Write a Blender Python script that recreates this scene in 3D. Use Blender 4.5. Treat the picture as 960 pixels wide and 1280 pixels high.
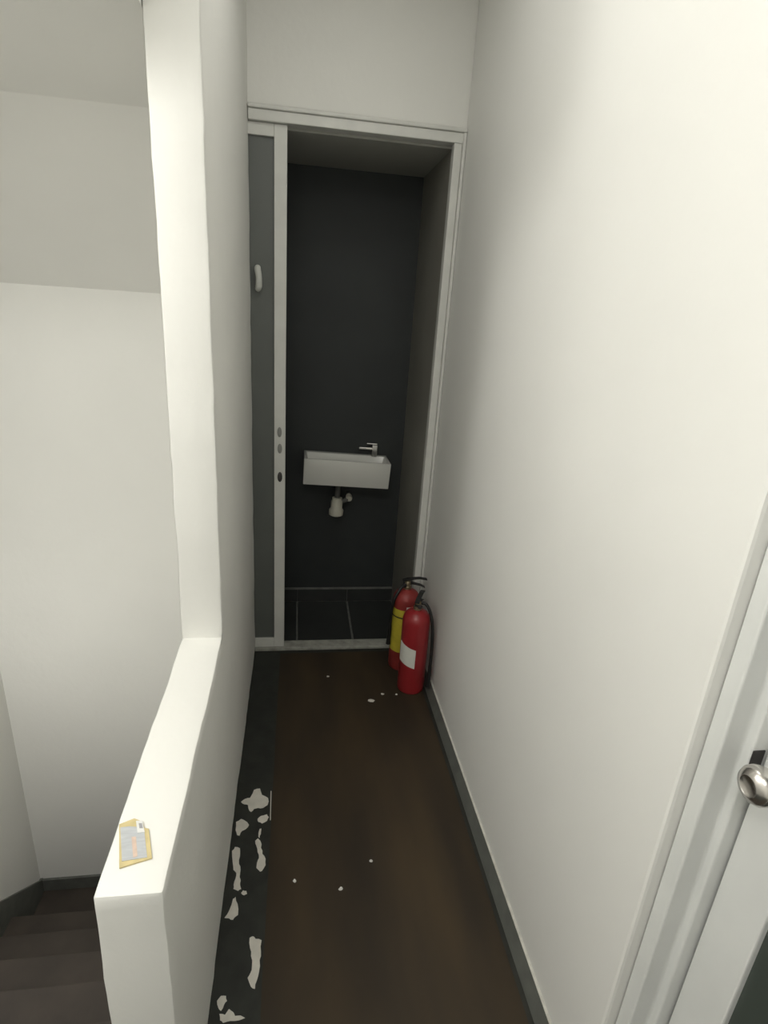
import bpy, bmesh, math, random
from mathutils import Vector, Matrix, noise
random.seed(7)
for o in list(bpy.data.objects):
    bpy.data.objects.remove(o, do_unlink=True)
S = bpy.context.scene
C = S.collection

# ------------------------------------------------------------------ camera
EYE = 1.5
R = ((0.98816, 0.01367, 0.15283), (-0.13899, -0.34223, 0.92928), (0.06501, -0.93952, -0.33628))
right = Vector((R[0][0], R[1][0], R[2][0])); up = -Vector((R[0][1], R[1][1], R[2][1])); back = -Vector((R[0][2], R[1][2], R[2][2]))
cd = bpy.data.cameras.new('camera'); cam = bpy.data.objects.new('camera', cd); C.objects.link(cam)
cd.sensor_fit = 'HORIZONTAL'; cd.sensor_width = 36.0; cd.lens = 708.7 / 960 * 36.0; cd.clip_start = 0.02
M4 = Matrix((right, up, back)).transposed().to_4x4(); M4.translation = (0, 0, EYE)
cam.matrix_world = M4
S.camera = cam

# ------------------------------------------------------------------ world, lights, exposure
w = bpy.data.worlds.new('world'); S.world = w; w.use_nodes = True
w.node_tree.nodes['Background'].inputs[0].default_value = (0.9, 0.95, 1, 1)
w.node_tree.nodes['Background'].inputs[1].default_value = 0.02

def lamp(name, kind, loc, energy, color, size, rot=(0, 0, 0)):
    l = bpy.data.lights.new(name, kind); l.energy = energy; l.color = color
    if kind == 'AREA':
        l.shape = 'RECTANGLE'; l.size, l.size_y = size
    else:
        l.shadow_soft_size = size
    o = bpy.data.objects.new(name, l); o.location = loc; o.rotation_euler = rot; C.objects.link(o)
    return o
lamp('stairwell_lamp', 'POINT', (-0.98, 0.70, 2.09), 24.0, (1.0, 0.985, 0.945), 0.09)
lamp('landing_fill', 'AREA', (-0.42, -0.45, 2.58), 19.5, (1.0, 0.99, 0.96), (0.8, 0.8))  # added fill light, unseen, lifts the surfaces facing the camera and the stairs
lamp('lower_stair_fill', 'POINT', (-1.10, 1.36, 0.25), 4.6, (1.0, 0.985, 0.945), 0.08)  # added unseen light, brightens the bottom of the far stair wall
lamp('corridor_fill', 'AREA', (0.12, 1.30, 2.60), 3.3, (1.0, 0.99, 0.95), (0.3, 0.6))  # added fill from overhead for the deep end of the corridor, no fitting

vs = S.view_settings
vs.view_transform = 'Standard'; vs.look = 'None'; vs.gamma = 1.0; vs.use_curve_mapping = False
vs.exposure = -0.08

# ------------------------------------------------------------------ materials
def mat(name, col, rough=0.6, metal=0.0, var=0.0, scale=6.0, bump=0.0, bscale=60.0, stretch=(1, 1, 1), col2=None, spec=None, coat=0.0, detail=5.0):
    m = bpy.data.materials.new(name); m.use_nodes = True
    nt = m.node_tree; b = nt.nodes['Principled BSDF']
    b.inputs['Roughness'].default_value = rough; b.inputs['Metallic'].default_value = metal
    if spec is not None: b.inputs['Specular IOR Level'].default_value = spec
    if coat: b.inputs['Coat Weight'].default_value = coat
    b.inputs['Base Color'].default_value = (*col, 1)
    tc = nt.nodes.new('ShaderNodeTexCoord'); mp = nt.nodes.new('ShaderNodeMapping')
    mp.inputs['Scale'].default_value = stretch
    nt.links.new(tc.outputs['Object'], mp.inputs['Vector'])
    if var > 0 or col2:
        n = nt.nodes.new('ShaderNodeTexNoise'); n.inputs['Scale'].default_value = scale; n.inputs['Detail'].default_value = detail
        nt.links.new(mp.outputs[0], n.inputs['Vector'])
        r = nt.nodes.new('ShaderNodeValToRGB')
        r.color_ramp.elements[0].position = 0.33; r.color_ramp.elements[1].position = 0.68
        c2 = col2 if col2 else tuple(min(1, c * (1 - var)) for c in col)
        r.color_ramp.elements[0].color = (*c2, 1); r.color_ramp.elements[1].color = (*col, 1)
        nt.links.new(n.outputs['Fac'], r.inputs['Fac']); nt.links.new(r.outputs[0], b.inputs['Base Color'])
    if bump > 0:
        n2 = nt.nodes.new('ShaderNodeTexNoise'); n2.inputs['Scale'].default_value = bscale; n2.inputs['Detail'].default_value = 4
        nt.links.new(mp.outputs[0], n2.inputs['Vector'])
        bp = nt.nodes.new('ShaderNodeBump'); bp.inputs['Strength'].default_value = bump; bp.inputs['Distance'].default_value = 0.004
        nt.links.new(n2.outputs['Fac'], bp.inputs['Height']); nt.links.new(bp.outputs[0], b.inputs['Normal'])
    return m

PL = mat('painted_plaster', (0.82, 0.815, 0.775), 0.75, var=0.04, scale=2.2, bump=0.22, bscale=38)
PLR = mat('painted_plaster_right', (0.82, 0.815, 0.78), 0.6, var=0.035, scale=1.8, bump=0.12, bscale=30)
CEIL = mat('ceiling_paint', (0.80, 0.795, 0.755), 0.8, var=0.04, scale=2, bump=0.1)
TRIM = mat('trim_paint', (0.72, 0.73, 0.71), 0.38, var=0.05, scale=9, bump=0.06, bscale=60)
FRAME = mat('bathroom_frame_paint', (0.70, 0.70, 0.66), 0.45, var=0.08, scale=14, bump=0.08, bscale=50)
VINYL = mat('brown_vinyl', (0.054, 0.037, 0.0195), 0.6, var=0.0, col2=(0.027, 0.020, 0.013), scale=3.6, stretch=(1.6, 0.38, 1), bump=0.05, bscale=25, detail=3.0, spec=0.3)
BASEF = mat('dark_floor_paint', (0.030, 0.032, 0.027), 0.55, var=0.35, scale=18, bump=0.2, bscale=80, spec=0.35)
BARE = mat('bare_cement', (0.70, 0.67, 0.60), 0.85, var=0.12, scale=40, bump=0.2, bscale=120)
SKIRT = mat('dark_skirting', (0.125, 0.13, 0.115), 0.6, var=0.25, scale=20, bump=0.1)
SKTOP = mat('skirting_lit_ledge', (0.62, 0.61, 0.55), 0.6, var=0.25, scale=40)  # pale colour paints in the light caught by the skirting's top ledge
STAIR = mat('stair_brown', (0.050, 0.039, 0.030), 0.75, var=0.35, scale=7, bump=0.15)
BWALL = mat('charcoal_wall', (0.037, 0.042, 0.042), 0.6, var=0.15, scale=4, bump=0.05)
BSIDE = mat('taupe_wall', (0.27, 0.26, 0.225), 0.6, var=0.12, scale=4)
BCEIL = mat('bathroom_ceiling_paint', (0.42, 0.42, 0.38), 0.8, var=0.05, scale=5)
TILE = mat('black_tile', (0.042, 0.045, 0.043), 0.35, var=0.25, scale=9)
GROUT = mat('pale_grout', (0.20, 0.20, 0.185), 0.9, var=0.3, scale=25)
CERAM = mat('white_ceramic', (0.74, 0.74, 0.69), 0.18, var=0.03, scale=10, coat=0.2)
CHROME = mat('chrome', (0.72, 0.71, 0.69), 0.18, 1.0)
NICKEL = mat('brushed_nickel', (0.66, 0.63, 0.60), 0.24, 1.0)
PIPE = mat('grey_pipe', (0.12, 0.12, 0.11), 0.5)
PVC = mat('cream_pvc', (0.62, 0.60, 0.50), 0.5, var=0.15, scale=30)
RED = mat('red_enamel', (0.33, 0.020, 0.025), 0.36, var=0.12, scale=12, coat=0.25)
RED2 = mat('worn_red_enamel', (0.30, 0.036, 0.032), 0.45, var=0.2, scale=16)
BLACK = mat('black_rubber', (0.016, 0.016, 0.016), 0.5)
BRASS = mat('dull_brass', (0.40, 0.33, 0.22), 0.4, 1.0)
YEL = mat('yellow_label', (0.62, 0.52, 0.05), 0.5, var=0.2, scale=30)
PAPER = mat('white_paper', (0.76, 0.76, 0.70), 0.7, var=0.06, scale=30)
GLASSP = mat('grey_panel', (0.13, 0.14, 0.13), 0.4, var=0.1, scale=5)
DGLASS = mat('dark_green_glass', (0.055, 0.068, 0.058), 0.25, var=0.1, scale=5)
IRON = mat('dark_iron', (0.06, 0.055, 0.055), 0.45, 0.6)
CARDY = mat('yellow_card', (0.66, 0.55, 0.28), 0.55, var=0.15, scale=60)
CARDG = mat('grey_print', (0.52, 0.54, 0.56), 0.4, var=0.14, scale=90, stretch=(0.5, 3, 1))
CARDO = mat('orange_print', (0.68, 0.52, 0.42), 0.5, var=0.15, scale=120)
STICK = mat('white_sticker', (0.74, 0.74, 0.72), 0.5)
STICKG = mat('grey_square_print', (0.32, 0.32, 0.33), 0.5)

# ------------------------------------------------------------------ helpers
def obj(name, bm, m, parent=None, smooth=False, loc=None):
    bmesh.ops.recalc_face_normals(bm, faces=bm.faces)
    me = bpy.data.meshes.new(name); bm.to_mesh(me); bm.free()
    me.materials.append(m)
    if smooth:
        for p in me.polygons: p.use_smooth = True
        me.set_sharp_from_angle(angle=math.radians(38))
    o = bpy.data.objects.new(name, me); C.objects.link(o)
    if loc: o.location = loc
    if parent: o.parent = parent
    return o
def tag(o, label, cat, group=None):
    o['label'] = label; o['category'] = cat
    if group: o['group'] = group
    return o
def struct(o, label=None, cat=None):
    o['kind'] = 'structure'
    if label: o['label'] = label
    if cat: o['category'] = cat
    return o
def thing(name, loc, label, cat, group=None):
    o = bpy.data.objects.new(name, None); o.empty_display_size = 0.05; o.location = loc; C.objects.link(o)
    return tag(o, label, cat, group)
def box(bm, x0, x1, y0, y1, z0, z1, bev=0.0, seg=2):
    g = bmesh.ops.create_cube(bm, size=1.0)
    vs_ = g['verts']
    for v in vs_:
        v.co = Vector(((x0 + x1) / 2 + v.co.x * (x1 - x0), (y0 + y1) / 2 + v.co.y * (y1 - y0), (z0 + z1) / 2 + v.co.z * (z1 - z0)))
    if bev > 0:
        es = list({e for v in vs_ for e in v.link_edges})
        bmesh.ops.bevel(bm, geom=es, offset=bev, segments=seg, affect='EDGES', profile=0.5)
    return bm
def B(*a, **k): return box(bmesh.new(), *a, **k)
def roughen(bm, ext, bev=0.006, step=0.05, amp=0.0022, freq=7.0):
    # plastered block with softly uneven faces and worn edges
    bmesh.ops.recalc_face_normals(bm, faces=bm.faces)
    for ax in range(3):
        a, b = ext[2 * ax], ext[2 * ax + 1]; n = max(1, int((b - a) / step))
        for i in range(1, n):
            c = Vector((0, 0, 0)); c[ax] = a + (b - a) * i / n
            nn = Vector((0, 0, 0)); nn[ax] = 1
            bmesh.ops.bisect_plane(bm, geom=bm.verts[:] + bm.edges[:] + bm.faces[:], plane_co=c, plane_no=nn)
    sharp = [e for e in bm.edges if len(e.link_faces) == 2 and e.calc_face_angle(0) > 0.5 and e.is_convex]
    bmesh.ops.bevel(bm, geom=sharp, offset=bev, segments=2, affect='EDGES', profile=0.5)
    for v in bm.verts:
        p = v.co * freq
        d = Vector((noise.noise(p), noise.noise(p + Vector((31, 0, 0))), noise.noise(p + Vector((0, 57, 0)))))
        q = p * 6
        d2 = Vector((noise.noise(q), noise.noise(q + Vector((31, 0, 0))), noise.noise(q + Vector((0, 57, 0)))))
        v.co += d * amp + d2 * amp * 0.5
    return bm
def prism(pts, a0, a1, axis='z'):
    bm = bmesh.new()
    def P(p, a):
        return {'z': (p[0], p[1], a), 'x': (a, p[0], p[1]), 'y': (p[0], a, p[1])}[axis]
    lo = [bm.verts.new(P(p, a0)) for p in pts]; hi = [bm.verts.new(P(p, a1)) for p in pts]
    bm.faces.new(lo[::-1]); bm.faces.new(hi)
    for i in range(len(pts)):
        j = (i + 1) % len(pts); bm.faces.new((lo[i], lo[j], hi[j], hi[i]))
    return bm
def lathe(prof, seg=32, bm=None, mtx=None):
    bm = bm or bmesh.new(); rings = []
    for r, z in prof:
        if r < 1e-5: rings.append([bm.verts.new((0, 0, z))])
        else: rings.append([bm.verts.new((r * math.cos(2 * math.pi * k / seg), r * math.sin(2 * math.pi * k / seg), z)) for k in range(seg)])
    for a, b in zip(rings, rings[1:]):
        for k in range(seg):
            k2 = (k + 1) % seg
            if len(a) == 1 and len(b) == 1: continue
            if len(a) == 1: bm.faces.new((a[0], b[k], b[k2]))
            elif len(b) == 1: bm.faces.new((a[k], a[k2], b[0]))
            else: bm.faces.new((a[k], a[k2], b[k2], b[k]))
    if mtx is not None:
        bmesh.ops.transform(bm, matrix=mtx, verts=bm.verts)
    return bm
def tube(pts, rad, seg=12, bm=None):
    # smooth tube through points (Catmull-Rom), rad number or list
    bm = bm or bmesh.new(); P = [Vector(p) for p in pts]
    rr = rad if isinstance(rad, (list, tuple)) else [rad] * len(P)
    path = []; rads = []
    for i in range(len(P) - 1):
        p0 = P[max(i - 1, 0)]; p1 = P[i]; p2 = P[i + 1]; p3 = P[min(i + 2, len(P) - 1)]
        for s in range(6):
            t = s / 6
            path.append(0.5 * ((2 * p1) + (p2 - p0) * t + (2 * p0 - 5 * p1 + 4 * p2 - p3) * t * t + (3 * p1 - p0 - 3 * p2 + p3) * t ** 3))
            rads.append(rr[i] + (rr[i + 1] - rr[i]) * t)
    path.append(P[-1]); rads.append(rr[-1])
    rings = []; n = None
    for i, p in enumerate(path):
        tg = (path[min(i + 1, len(path) - 1)] - path[max(i - 1, 0)]).normalized()
        if n is None: n = tg.orthogonal().normalized()
        n = (n - tg * n.dot(tg)).normalized(); bn = tg.cross(n)
        rings.append([bm.verts.new(p + (n * math.cos(2 * math.pi * k / seg) + bn * math.sin(2 * math.pi * k / seg)) * rads[i]) for k in range(seg)])
    for a, b in zip(rings, rings[1:]):
        for k in range(seg): bm.faces.new((a[k], a[(k + 1) % seg], b[(k + 1) % seg], b[k]))
    bm.faces.new(rings[0][::-1]); bm.faces.new(rings[-1])
    return bm
def shell(r0, r1, a0, a1, z0, z1, n=14, skew=0.0):
    # a curved label wrapped on a cylinder; skew tips it (dz per unit of angle)
    bm = bmesh.new(); cols = []
    for i in range(n + 1):
        t = i / n; a = math.radians(a0 + (a1 - a0) * t); dz = skew * (t - 0.5)
        cols.append([bm.verts.new((r * math.cos(a), r * math.sin(a), z + dz)) for r, z in ((r0, z0), (r1, z0), (r1, z1), (r0, z1))])
    for a, b in zip(cols, cols[1:]):
        for k in range(4): bm.faces.new((a[k], a[(k + 1) % 4], b[(k + 1) % 4], b[k]))
    bm.faces.new(cols[0]); bm.faces.new(cols[-1][::-1])
    return bm

# ------------------------------------------------------------------ key dimensions
XL0, XL1 = -0.275, -0.178         # left partition wall faces
YP, YW, YE = 0.604, 1.264, 2.27   # parapet front, wall end, end wall
ZP = 0.703                        # parapet top
XR = 0.572                        # right wall
XS = -1.17; YS = 2.12; ZS = -1.2  # stairwell left wall, far wall, foot of the stairs
CE = 2.62                         # ceiling
YB = 2.80; ZBF = -0.04; ZBC = 2.056; XBR = 0.535; XBL = -0.85   # bathroom

# ------------------------------------------------------------------ floor
bm = bmesh.new(); box(bm, XL1 - 0.02, XR + 0.14, -1.6, YE + 0.02, -0.12, 0.0); box(bm, XS, XL1 - 0.02, -1.6, 0.75, -0.12, 0.0)
floor = struct(obj('floor', bm, BASEF), 'dark painted corridor floor under a brown vinyl sheet', 'floor')
# brown vinyl sheet with a slightly wavy cut edge along the dark margin
pts = []
yy = [-1.5 + 0.06 * i for i in range(63)]
yy = [y for y in yy if y < 2.235] + [2.235]
for y in yy: pts.append((-0.0635 + 0.0022 * noise.noise(Vector((y * 6, 3, 0))), y))
for y in yy[::-1]: pts.append((0.536 + 0.002 * noise.noise(Vector((y * 5, 9, 0))), y))
obj('vinyl_sheet', prism(pts, 0.0002, 0.0022), VINYL, floor)
PATCHES = [
 [(-0.161, 1.4209), (-0.1495, 1.4317), (-0.1341, 1.4344), (-0.1239, 1.4658), (-0.105, 1.4701), (-0.097, 1.4435), (-0.0773, 1.43), (-0.0772, 1.4026), (-0.0909, 1.3922), (-0.1063, 1.3935), (-0.1184, 1.3907), (-0.1268, 1.38), (-0.1351, 1.392), (-0.1382, 1.4075), (-0.1495, 1.4107)],
 [(-0.1048, 1.3524), (-0.0952, 1.3626), (-0.0772, 1.3671), (-0.0712, 1.357), (-0.076, 1.3428), (-0.0905, 1.3347), (-0.1017, 1.3413)],
 [(-0.1689, 1.3468), (-0.155, 1.3565), (-0.1443, 1.3506), (-0.1291, 1.3328), (-0.1368, 1.3194), (-0.148, 1.3134), (-0.1536, 1.298), (-0.1614, 1.3007), (-0.1672, 1.3184)],
 [(-0.1066, 1.2758), (-0.0991, 1.2839), (-0.0915, 1.2745), (-0.0884, 1.2511), (-0.0832, 1.2312), (-0.0732, 1.2145), (-0.0722, 1.1958), (-0.0812, 1.1783), (-0.0866, 1.177), (-0.0972, 1.1888), (-0.0966, 1.2041), (-0.092, 1.2193), (-0.0973, 1.2389), (-0.102, 1.2588)],
 [(-0.0965, 1.316), (-0.0912, 1.317), (-0.0918, 1.2983), (-0.0945, 1.2848), (-0.0982, 1.2886)],
 [(-0.1703, 1.2484), (-0.1631, 1.2607), (-0.1484, 1.2549), (-0.146, 1.2303), (-0.1464, 1.2054), (-0.1403, 1.1866), (-0.141, 1.1659), (-0.138, 1.1453), (-0.1335, 1.1306), (-0.1414, 1.1258), (-0.1542, 1.1325), (-0.1549, 1.144), (-0.1518, 1.161), (-0.1509, 1.1786), (-0.16, 1.1884), (-0.1648, 1.2132)],
 [(-0.1329, 1.1194), (-0.1283, 1.1262), (-0.1192, 1.1237), (-0.1169, 1.1151), (-0.1244, 1.112)],
 [(-0.1687, 1.0561), (-0.1591, 1.0733), (-0.1523, 1.1047), (-0.1461, 1.1096), (-0.1389, 1.0899), (-0.1351, 1.0606), (-0.1422, 1.0561), (-0.1464, 1.0489), (-0.157, 1.054)],
 [(-0.1009, 1.0), (-0.0928, 1.0031), (-0.086, 0.9961), (-0.071, 0.9913), (-0.0708, 0.9641), (-0.073, 0.9461), (-0.0727, 0.9196), (-0.0762, 0.9028), (-0.0795, 0.8843), (-0.0889, 0.8894), (-0.0983, 0.9093), (-0.0934, 0.9173), (-0.0901, 0.9344), (-0.0942, 0.9573), (-0.098, 0.9761)],
 [(-0.1627, 0.8686), (-0.155, 0.8778), (-0.1438, 0.8766), (-0.1404, 0.8663), (-0.1461, 0.859), (-0.1513, 0.8478), (-0.1578, 0.8543)],
 [(-0.1541, 0.8424), (-0.1416, 0.8392), (-0.1342, 0.8499), (-0.1247, 0.8431), (-0.1195, 0.8349), (-0.0973, 0.8288), (-0.11, 0.8256), (-0.1294, 0.8265), (-0.1441, 0.8243), (-0.1512, 0.8299)],
 [(-0.0704, 1.4576), (-0.0675, 1.4572), (-0.0648, 1.3453), (-0.0670, 1.3442)],
]
for P in PATCHES:
    # refine the outline so the torn edge is irregular
    q = []
    for i, p in enumerate(P):
        a = Vector(p); b = Vector(P[(i + 1) % len(P)])
        q.append(a); mid = (a + b) / 2; n_ = Vector((b.y - a.y, a.x - b.x))
        if len(P) > 4: q.append(mid + n_ * random.uniform(-0.12, 0.12))
    obj('bare_patch', prism([(v.x, v.y) for v in q], 0.0, 0.0006), BARE, floor)

# ------------------------------------------------------------------ left wall and parapet
Lp = [(YP, ZS - 0.1), (YE + 0.015, ZS - 0.1), (YE + 0.015, CE), (YW, CE), (YW, ZP), (YP, ZP)]
struct(obj('wall_left', roughen(prism(Lp, XL0, XL1, 'x'), (XL0, XL1, YP, YE + 0.015, ZS - 0.1, CE), bev=0.007, step=0.035, amp=0.0024), PL, smooth=True),
       'white plastered partition with a low parapet beside the stairs', 'wall')

# ------------------------------------------------------------------ right wall with a door opening
DY0, DY1 = -0.33, 0.591
bm = bmesh.new()
box(bm, XR, XR + 0.14, DY1, YE - 0.001, -0.1, CE, bev=0.006)
box(bm, XR, XR + 0.14, -1.6, DY0, -0.1, CE)
box(bm, XR, XR + 0.14, DY0, DY1, 2.12, CE)
wall_right = struct(obj('wall_right', bm, PLR), 'long smooth white wall along the corridor', 'wall')
sk = struct(obj('baseboard_right', prism([(XR, 0), (0.549, 0), (0.550, 0.004), (0.566, 0.042), (XR, 0.042)], DY1 + 0.01, YE - 0.03, 'y'), SKIRT), 'low dark grey baseboard fillet along the white wall', 'baseboard')
obj('lit_top_ledge', B(0.5655, XR, DY1 + 0.01, YE - 0.03, 0.0422, 0.046, bev=0.001), SKTOP, sk)  # ledge of the skirting, its lit look put into the colour

# ------------------------------------------------------------------ end wall over the bathroom door
bm = bmesh.new(); box(bm, XBL - 0.1, XR + 0.14, YE, YE + 0.10, 2.10, CE); box(bm, XBR + 0.1, XR + 0.14, YE + 0.105, YE + 0.15, -0.1, 2.10)
box(bm, XBL - 0.1, -0.62, YE, YE + 0.03, -0.1, 2.10)
struct(obj('wall_end', bm, PL), 'grey-lit white wall above the bathroom doorway', 'wall')

# ceiling, wall behind, stairwell shell
struct(obj('ceiling', B(XS - 0.1, XR + 0.14, -1.7, YE + 0.1, CE, CE + 0.1), CEIL), 'white ceiling above the corridor and landing', 'ceiling')
struct(obj('wall_back', B(XS - 0.1, XR + 0.14, -1.7, -1.6, -0.1, CE), PL), 'white wall behind the landing', 'wall')
struct(obj('wall_stair_side', B(XS - 0.1, XS, -1.6, YS + 0.1, ZS - 0.1, CE), PL), 'white side wall of the stairwell', 'wall')
struct(obj('wall_stair_end', B(XS, XL0 - 0.001, YS, YS + 0.1, ZS - 0.1, CE), PL), 'white far wall of the stairwell', 'wall')
# underside of the flight above: sloped part, then a flatter part towards the landing
sof = [(YS, 1.5), (1.66, 1.913), (1.264, 1.964), (1.0, 1.978), (1.0, CE), (YS, CE)]
struct(obj('ceiling_stair_soffit', prism(sof, XS, XL0 - 0.001, 'x'), CEIL), 'sloping plastered underside of the stair flight above', 'soffit')

# stairs going down beside the parapet: six risers, five steps and the foot
st = struct(obj('floor_stair_foot', B(XS, XL0 - 0.002, 1.0, YS, ZS - 0.1, ZS), STAIR), 'brown floor at the foot of the stairs', 'stairs')
for k in range(1, 6):
    bm = bmesh.new(); y1 = 1.85 - 0.22 * (k - 1); y0 = y1 - 0.22; z = ZS + 0.2 * k
    box(bm, XS + 0.001, XL0 - 0.003, y0 - 0.02, y1, z - 0.2 if k > 1 else ZS, z, bev=0.006)
    obj('step', bm, STAIR, st)
# stair string skirting on the side wall and skirting on the far wall
sl = 0.2 / 0.22
pts = [(YS, ZS), (YS, ZS + 0.072), (2.105, ZS + 0.075), (0.76, ZS + 0.075 + sl * (2.105 - 0.76)), (0.76, ZS + sl * (2.105 - 0.76) - 0.4), (1.85, ZS)]
struct(obj('baseboard_stair_side', prism(pts, XS, XS + 0.012, 'x'), SKIRT), 'dark sloping baseboard following the stairs on the side wall', 'baseboard')
struct(obj('baseboard_stair_end', B(XS + 0.012, XL0 - 0.003, YS - 0.012, YS, ZS, ZS + 0.07, bev=0.002), SKIRT), 'dark baseboard at the foot of the stairs', 'baseboard')

# ------------------------------------------------------------------ bathroom shell
struct(obj('wall_bathroom_back', B(XBL - 0.1, XBR + 0.1, YB, YB + 0.1, -0.2, ZBC + 0.1), BWALL), 'charcoal wall behind the wash basin', 'wall')
struct(obj('wall_bathroom_right', B(XBR, XBR + 0.1, YE + 0.022, YB, -0.2, ZBC + 0.04), BSIDE), 'taupe bathroom side wall', 'wall')
struct(obj('wall_bathroom_left', B(XBL - 0.1, XBL, YE + 0.101, YB, -0.2, ZBC + 0.04), BSIDE), 'taupe bathroom wall hidden behind the sliding door', 'wall')
struct(obj('ceiling_bathroom', B(XBL, XBR, YE + 0.036, YB, ZBC, ZBC + 0.04), BCEIL), 'low grey bathroom ceiling', 'ceiling')
bf = struct(obj('floor_bathroom', B(XBL, XBR, YE + 0.03, YB, -0.2, ZBF), GROUT), 'pale grout bed of the bathroom floor', 'floor')
tx = [-0.85, -0.56, -0.27, 0.012, 0.283, 0.535]
for i in range(len(tx) - 1):
    g = 0.009
    a, b = tx[i] + g / 2 + random.uniform(-.001, .001), tx[i + 1] - g / 2
    obj('floor_tile', B(a, b, YE + 0.085, YB - 0.016, ZBF - 0.002, ZBF + 0.003, bev=0.0012), TILE, bf)
bb = struct(obj('baseboard_bathroom', B(XBL, XBR - 0.001, YB - 0.009, YB, ZBF, 0.043), GROUT), 'mortar backing of the black tile skirting', 'baseboard')
for i in range(len(tx) - 1):
    a, b = tx[i] + 0.001, tx[i + 1] - 0.001
    obj('skirting_tile', B(a, b, YB - 0.016, YB - 0.009, ZBF + 0.006, 0.037, bev=0.001), TILE, bb)
obj('top_joint', B(XBL, XBR - 0.001, YB - 0.017, YB, 0.037, 0.042, bev=0.001), GROUT, bb)

# ------------------------------------------------------------------ bathroom door frame
YF = YE - 0.018
fr = struct(obj('trim_1', B(XL1 + 0.001, XR - 0.001, YF, YE + 0.034, 2.063, 2.096, bev=0.003), FRAME), 'white painted frame around the bathroom doorway', 'door frame')
obj('head_moulding', B(XL1 + 0.001, XR - 0.001, YF - 0.008, YE + 0.0, 2.096, 2.110, bev=0.004), FRAME, fr)
obj('jamb', B(0.530, XR - 0.013, YF, YE + 0.020, 0.0, 2.063, bev=0.003), FRAME, fr)
obj('jamb_bead', B(XR - 0.0125, XR - 0.001, YF - 0.008, YE + 0.01, 0.0, 2.096, bev=0.003), FRAME, fr)
obj('threshold', B(XL1 + 0.001, 0.530, YE - 0.012, YE + 0.05, 0.0, 0.016, bev=0.003), mat('cement_threshold', (0.42, 0.42, 0.37), 0.8, var=0.35, scale=30, bump=0.2), fr)

# sliding leaf, pushed back to the left behind the partition
LY0, LY1 = YE - 0.002, YE + 0.032
d1 = bpy.data.objects.new('door_1', None); d1.location = (-0.33, YE + 0.015, 0.016); C.objects.link(d1)
struct(d1, 'white framed bathroom sliding door with grey panel, pushed open', 'door')
def dpart(name, x0, x1, y0, y1, z0, z1, m, parent=d1, bev=0.002):
    bm = B(x0, x1, y0, y1, z0, z1, bev=bev); bmesh.ops.translate(bm, vec=-Vector(d1.location), verts=bm.verts)
    return obj(name, bm, m, parent)
stile = dpart('stile', -0.0915, -0.0475, LY0, LY1, 0.017, 2.062, FRAME)
dpart('stile', -0.60, -0.556, LY0, LY1, 0.017, 2.062, FRAME)
dpart('top_rail', -0.556, -0.0915, LY0, LY1, 2.024, 2.062, FRAME)
dpart('bottom_rail', -0.556, -0.0915, LY0, LY1, 0.017, 0.060, FRAME)
dpart('panel', -0.560, -0.0875, LY0 + 0.012, LY1 - 0.012, 0.055, 2.030, GLASSP)
dl = -Vector(d1.location)
RX = Matrix.Rotation(math.radians(90), 4, 'X')
def disc(name, x, z, rx, rz, m, parent, depth=0.004):
    bm = lathe([(0, 0), (1, 0), (1, 0.6), (0.85, 1.0), (0, 1.0)], 20, mtx=RX)
    for v in bm.verts: v.co = Vector((x + v.co.x * rx, LY0 + v.co.y * depth, z + v.co.z * rz))
    bmesh.ops.translate(bm, vec=dl, verts=bm.verts)
    return obj(name, bm, m, parent, smooth=True)
WORN = mat('worn_grey_lock', (0.27, 0.27, 0.25), 0.6)
disc('lock_boss', -0.0705, 1.012, 0.009, 0.020, WORN, stile, 0.004)
disc('lock_boss', -0.0690, 0.945, 0.009, 0.020, WORN, stile, 0.004)
disc('keyhole', -0.0685, 0.826, 0.0095, 0.021, IRON, stile, 0.004)
bm = tube([(-0.150, LY0 + 0.010, 1.612), (-0.150, LY0 - 0.006, 1.606), (-0.145, LY0 - 0.014, 1.580), (-0.146, LY0 - 0.014, 1.548), (-0.151, LY0 - 0.006, 1.536)], [0.010, 0.012, 0.011, 0.012, 0.009])
bmesh.ops.translate(bm, vec=dl, verts=bm.verts); obj('pull_handle', bm, mat('pull_white', (0.55, 0.56, 0.52), 0.5), d1, smooth=True)

# ------------------------------------------------------------------ door in the right wall: stepped frame and leaf
x1_, Y1_, x2_, Y2_, x3_ = 0.592, 0.559, 0.625, 0.5425, 0.645
def frame_side(sgn, base):
    # profile runs from the wall opening towards the leaf; sgn 1 = far side, -1 = near side
    o = lambda y: base + sgn * (y - 0.591)
    pr = [(x1_, o(0.589)), (x1_, o(Y1_)), (x2_, o(Y1_)), (x2_, o(Y2_)), (0.705, o(Y2_)), (0.705, o(0.589))]
    bm = prism(pr, 0.0, 2.118, 'z')
    es = [e for e in bm.edges if abs(e.verts[0].co.z - e.verts[1].co.z) > 1]
    bmesh.ops.bevel(bm, geom=es, offset=0.004, segments=3, affect='EDGES', profile=0.5)
    return bm
t2 = struct(obj('trim_2', frame_side(1, 0.591), TRIM), 'white stepped frame of the door in the long wall', 'door frame')
obj('jamb', frame_side(-1, DY0), TRIM, t2)
obj('head', B(x1_, 0.705, DY0 + 0.033, 0.558, 2.085, 2.118, bev=0.003), TRIM, t2)
obj('strike_plate', B(0.626, 0.6445, 0.5405, 0.5424, 0.936, 0.962, bev=0.0005), IRON, t2)
LYa, LYb = -0.278, 0.5385
d2 = bpy.data.objects.new('door_2', None); d2.location = (0.665, 0.13, 0.006); C.objects.link(d2)
struct(d2, 'white door with dark glass panel and round metal knob', 'door')
def d2p(name, bm, m, parent=d2, smooth=False):
    bmesh.ops.translate(bm, vec=-Vector(d2.location), verts=bm.verts); return obj(name, bm, m, parent, smooth)
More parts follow.
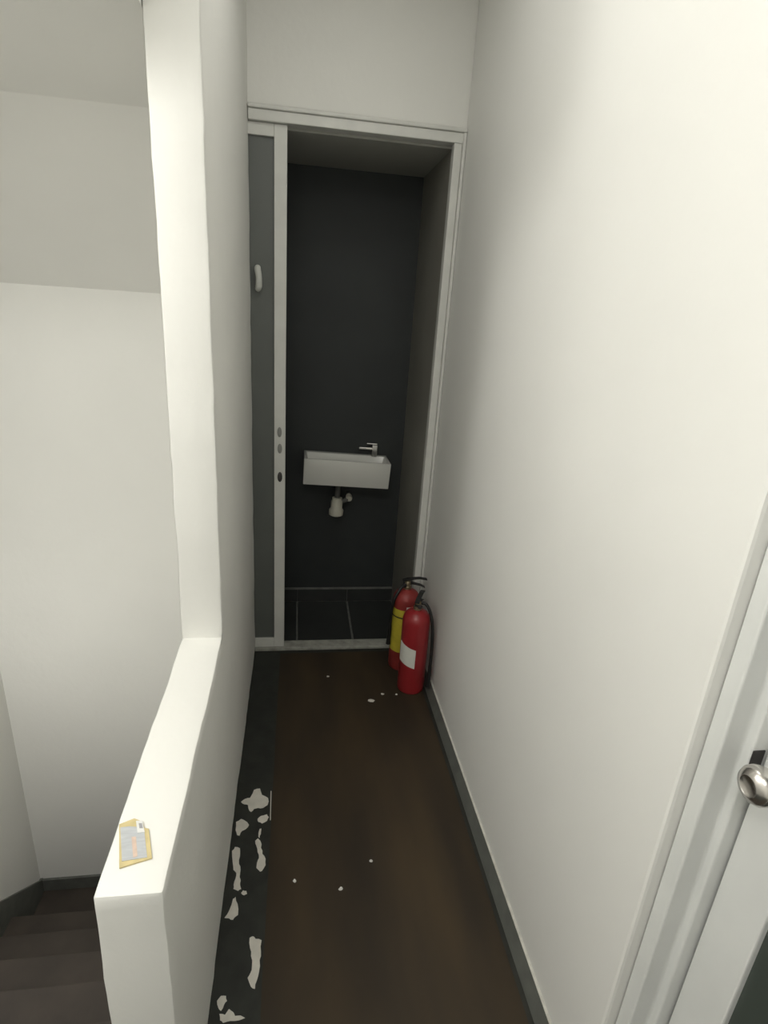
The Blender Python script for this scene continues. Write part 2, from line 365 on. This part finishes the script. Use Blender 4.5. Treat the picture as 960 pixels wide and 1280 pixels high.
ls = d2p('stile', B(x3_, 0.685, 0.459, LYb, 0.008, 2.08, bev=0.003), TRIM)
d2p('stile', B(x3_, 0.685, LYa, LYa + 0.08, 0.008, 2.08, bev=0.003), TRIM)
d2p('top_rail', B(x3_, 0.685, LYa + 0.08, 0.459, 1.98, 2.08, bev=0.003), TRIM)
d2p('bottom_rail', B(x3_, 0.685, LYa + 0.08, 0.459, 0.008, 0.12, bev=0.003), TRIM)
d2p('glass_panel', B(x3_ + 0.010, 0.675, LYa + 0.078, 0.461, 0.118, 1.982), DGLASS)
MK = Matrix.Translation((x3_, 0.497, 0.948)) @ Matrix.Rotation(math.radians(-90), 4, 'Y')
d2p('rose', lathe([(0, 0), (0.030, 0), (0.030, 0.003), (0.026, 0.007), (0.013, 0.009), (0, 0.009)], 32, mtx=MK), NICKEL, smooth=True)
d2p('knob', lathe([(0, 0.008), (0.011, 0.009), (0.010, 0.022), (0.014, 0.028), (0.023, 0.033), (0.0262, 0.042), (0.0255, 0.051), (0.022, 0.057), (0.014, 0.0605), (0.012, 0.059), (0, 0.0585)], 36, mtx=MK), NICKEL, smooth=True)

# ------------------------------------------------------------------ wash basin on the bathroom wall
WB = thing('wash_basin', (0.24, 2.715, 0.74), 'small white rectangular wash basin hung on the dark bathroom wall', 'basin')
WB.rotation_euler = (0, math.radians(2.3), 0)
def basin_bm():
    bm = bmesh.new(); hx, y0, y1, z0, z1 = 0.209, -0.090, 0.0845, -0.064, 0.064
    t = 0.014
    def ring(x, ya, yb, z): return [bm.verts.new(p) for p in ((-x, ya, z), (x, ya, z), (x, yb, z), (-x, yb, z))]
    a = ring(hx - 0.001, y0 + 0.003, y1, z0); b = ring(hx, y0, y1, z1)
    c = ring(hx - t, y0 + t, y1 - 0.03, z1); d = ring(hx - t - 0.01, y0 + t + 0.01, y1 - 0.035, z1 - 0.05)
    e = ring(hx - 0.08, y0 + 0.05, y1 - 0.06, z1 - 0.075)
    bm.faces.new(a[::-1]); bm.faces.new(e)
    for p, q in ((a, b), (b, c), (c, d), (d, e)):
        for k in range(4): bm.faces.new((p[k], p[(k + 1) % 4], q[(k + 1) % 4], q[k]))
    bmesh.ops.recalc_face_normals(bm, faces=bm.faces)
    bmesh.ops.bevel(bm, geom=[e_ for e_ in bm.edges if e_.calc_face_angle(0) > 0.4], offset=0.0035, segments=2, affect='EDGES', profile=0.5)
    return bm
obj('bowl', basin_bm(), CERAM, WB, smooth=True)
fa = obj('faucet', B(0.128, 0.156, 0.050, 0.078, 0.060, 0.120, bev=0.003), CHROME, WB)
obj('spout', B(0.062, 0.130, 0.052, 0.076, 0.094, 0.106, bev=0.003), CHROME, fa)
obj('lever', B(0.100, 0.154, 0.056, 0.072, 0.1215, 0.128, bev=0.002), CHROME, fa)
obj('waste_pipe', lathe([(0, -0.15), (0.013, -0.15), (0.013, -0.085), (0.020, -0.083), (0.020, -0.060), (0, -0.060)], 20, mtx=Matrix.Translation((-0.032, -0.01, 0))), PIPE, WB, smooth=True)
tr = obj('bottle_trap', lathe([(0, -0.242), (0.024, -0.242), (0.036, -0.236), (0.037, -0.212), (0.032, -0.205), (0.029, -0.200), (0.029, -0.165), (0.025, -0.158), (0.025, -0.147), (0.014, -0.145), (0, -0.145)], 24, mtx=Matrix.Translation((-0.032, -0.01, 0))), PVC, WB, smooth=True)
obj('outlet_pipe', tube([(-0.020, -0.01, -0.172), (0.010, -0.008, -0.158), (0.028, 0.015, -0.150), (0.032, 0.05, -0.150), (0.032, 0.083, -0.150)], 0.011), PIPE, tr, smooth=True)
obj('valve', lathe([(0, 0), (0.015, 0), (0.017, 0.01), (0.015, 0.03), (0, 0.032)], 16, mtx=Matrix.Translation((0.028, -0.012, -0.150)) @ Matrix.Rotation(math.radians(-75), 4, 'X')), PVC, tr, smooth=True)

# ------------------------------------------------------------------ fire extinguishers
def extinguisher(loc, r, h, rz, m, label, hose_pts, nozzle_pts, handle_ang):
    t = thing('fire_extinguisher', loc, label, 'extinguisher', 'fire extinguishers standing in the corner')
    sh = h - 0.055
    obj('cylinder', lathe([(0, 0.004), (r * 0.86, 0.004), (r * 0.93, 0.0), (r * 0.97, 0.003), (r, 0.012), (r, sh), (r * 0.985, sh + 0.012), (r * 0.92, sh + 0.026), (r * 0.78, sh + 0.038), (r * 0.55, sh + 0.047), (r * 0.30, sh + 0.052), (0.016, sh + 0.055), (0.016, sh + 0.06), (0, sh + 0.06)], 40), m, t, smooth=True)
    v = obj('valve', lathe([(0, h), (0.017, h), (0.017, h + 0.010), (0.013, h + 0.013), (0.013, h + 0.030), (0.010, h + 0.036), (0, h + 0.036)], 20), BRASS, t, smooth=True)
    ca, sa = math.cos(handle_ang), math.sin(handle_ang)
    rot = Matrix.Rotation(handle_ang, 4, 'Z')
    def bar(pts, hw):
        bm = bmesh.new(); rows = []
        for x, z, th in pts:
            rows.append([bm.verts.new((x, -hw, z)), bm.verts.new((x, hw, z)), bm.verts.new((x, hw, z + th)), bm.verts.new((x, -hw, z + th))])
        for a, b in zip(rows, rows[1:]):
            for k in range(4): bm.faces.new((a[k], a[(k + 1) % 4], b[(k + 1) % 4], b[k]))
        bm.faces.new(rows[0]); bm.faces.new(rows[-1][::-1])
        bmesh.ops.transform(bm, matrix=rot, verts=bm.verts); return bm
    obj('carry_handle', bar([(-0.018, h + 0.018, 0.006), (0.02, h + 0.022, 0.005), (0.055, h + 0.014, 0.004), (0.075, h + 0.004, 0.004)], 0.009), BLACK, t)
    obj('squeeze_lever', bar([(-0.022, h + 0.034, 0.006), (0.0, h + 0.042, 0.005), (0.05, h + 0.046, 0.004), (0.082, h + 0.040, 0.004)], 0.009), BLACK, t)
    ga = handle_ang + math.pi / 2
    obj('pressure_gauge', lathe([(0, 0), (0.009, 0), (0.010, 0.003), (0.008, 0.006), (0, 0.006)], 20, mtx=Matrix.Translation((-0.016 * ca + 0.012 * sa, -0.016 * sa - 0.012 * ca, h + 0.02)) @ Matrix.Rotation(math.radians(90), 4, 'X')), IRON, v, smooth=True)
    hs = obj('hose', tube(hose_pts, 0.0065), BLACK, t, smooth=True)
    obj('nozzle', tube(nozzle_pts, [0.007, 0.0085, 0.0085, 0.0105][:len(nozzle_pts)], 14), BLACK, hs, smooth=True)
    return t
fe = extinguisher((0.487, 1.966, 0.0022), 0.0565, 0.375, 0, RED,
    'red fire extinguisher with a white paper tag and long black hose, nearest the camera',
    [(0.010, 0.004, 0.398), (0.030, -0.006, 0.399), (0.047, -0.022, 0.372), (0.059, -0.036, 0.315), (0.0635, -0.045, 0.22), (0.063, -0.050, 0.13)],
    [(0.063, -0.050, 0.135), (0.0625, -0.051, 0.10), (0.061, -0.052, 0.065), (0.060, -0.053, 0.040)], math.radians(65))
obj('paper_tag', shell(0.0572, 0.0585, 188, 266, 0.140, 0.226, 16, skew=-0.022), PAPER, fe, smooth=True)
fb = extinguisher((0.474, 2.130, 0.0022), 0.0575, 0.382, 0, RED2,
    'worn red fire extinguisher with a yellow label, standing behind the nearer one',
    [(-0.010, -0.006, 0.402), (-0.034, -0.022, 0.392), (-0.058, -0.034, 0.350), (-0.0655, -0.030, 0.300), (-0.067, -0.026, 0.25), (-0.067, -0.022, 0.21)],
    [(-0.067, -0.022, 0.215), (-0.067, -0.020, 0.18), (-0.068, -0.018, 0.15), (-0.068, -0.016, 0.12)], math.radians(0))
lb = obj('label_lower', shell(0.0578, 0.0585, 186, 285, 0.095, 0.262, 18), YEL, fb, smooth=True)
obj('label_upper', shell(0.0578, 0.0585, 186, 285, 0.268, 0.302, 18), YEL, fb, smooth=True)
obj('label_band', shell(0.0580, 0.0588, 184, 300, 0.262, 0.268, 18), BLACK, fb, smooth=True)
obj('label_header', shell(0.0578, 0.0586, 262, 300, 0.296, 0.320, 10), PAPER, fb, smooth=True)

# ------------------------------------------------------------------ card lying on the parapet
CARD = [(-0.2705, 0.7232), (-0.25, 0.7329), (-0.2361, 0.7257), (-0.2295, 0.7133), (-0.223, 0.7113), (-0.2062, 0.6592), (-0.2491, 0.6469)]
INS = [(-0.2668, 0.7165), (-0.2533, 0.7175), (-0.2307, 0.7134), (-0.2134, 0.6605), (-0.248, 0.657)]
STK = [(-0.246, 0.7266), (-0.2363, 0.7265), (-0.2273, 0.7044), (-0.2379, 0.7038)]
STR = [(-0.245, 0.6973), (-0.2386, 0.6975), (-0.2276, 0.6631), (-0.2333, 0.6609)]
cx, cy, cz = -0.2395, 0.688, ZP + 0.0012
pk = thing('card_packet', (cx, cy, cz), 'small yellow-edged card packet with grey print lying on the parapet', 'packet')
L = lambda P: [(x - cx, y - cy) for x, y in P]
obj('backing_card', prism(L(CARD), 0.0, 0.0022), CARDY, pk)
ins = obj('printed_insert', prism(L(INS), 0.0022, 0.0030), CARDG, pk)
obj('orange_stripe', prism(L(STR), 0.0030, 0.0033), CARDO, ins)
sk_ = obj('sticker', prism(L(STK), 0.0030, 0.0036), STICK, pk)
obj('sticker_print', prism(L([(-0.2405, 0.7215), (-0.2355, 0.7210), (-0.2318, 0.7115), (-0.2370, 0.7120)]), 0.0036, 0.0038), STICKG, sk_)

# ------------------------------------------------------------------ crumbs of paint on the floor
def chip(x, y, s, label, m=BARE, h=0.005):
    bm = bmesh.new(); n = 7; ang0 = random.uniform(0, 6.28)
    lo = [bm.verts.new((s * random.uniform(.7, 1.2) * math.cos(ang0 + 6.283 * k / n), s * random.uniform(.6, 1.0) * math.sin(ang0 + 6.283 * k / n), 0)) for k in range(n)]
    hi = [bm.verts.new((v.co.x * .6, v.co.y * .6, h * random.uniform(.7, 1.2))) for v in lo]
    bm.faces.new(lo[::-1]); bm.faces.new(hi)
    for k in range(n): bm.faces.new((lo[k], lo[(k + 1) % n], hi[(k + 1) % n], hi[k]))
    tag(obj('paint_chip', bm, m, loc=(x, y, 0.0022)), label, 'chip', 'paint chips on the floor')
CHIP = mat('white_chip', (0.8, 0.79, 0.74), 0.6)
chip(0.009, 1.139, 0.0062, 'leftmost of three white paint chips in mid floor', CHIP)
chip(0.134, 1.104, 0.0062, 'middle of three white paint chips, nearest the camera', CHIP)
chip(0.227, 1.180, 0.0052, 'rightmost of three white paint chips in mid floor', CHIP)
chip(0.311, 1.887, 0.013, 'larger grey flake on the floor left of the extinguishers', BARE, 0.002)
chip(0.363, 1.925, 0.008, 'small grey flake between the larger flake and the extinguishers', BARE, 0.002)
chip(0.420, 1.918, 0.005, 'tiny white chip at the foot of the nearer extinguisher', CHIP, 0.003)
chip(0.144, 2.055, 0.007, 'faint grey flake on the floor in front of the bathroom threshold', BARE, 0.0015)
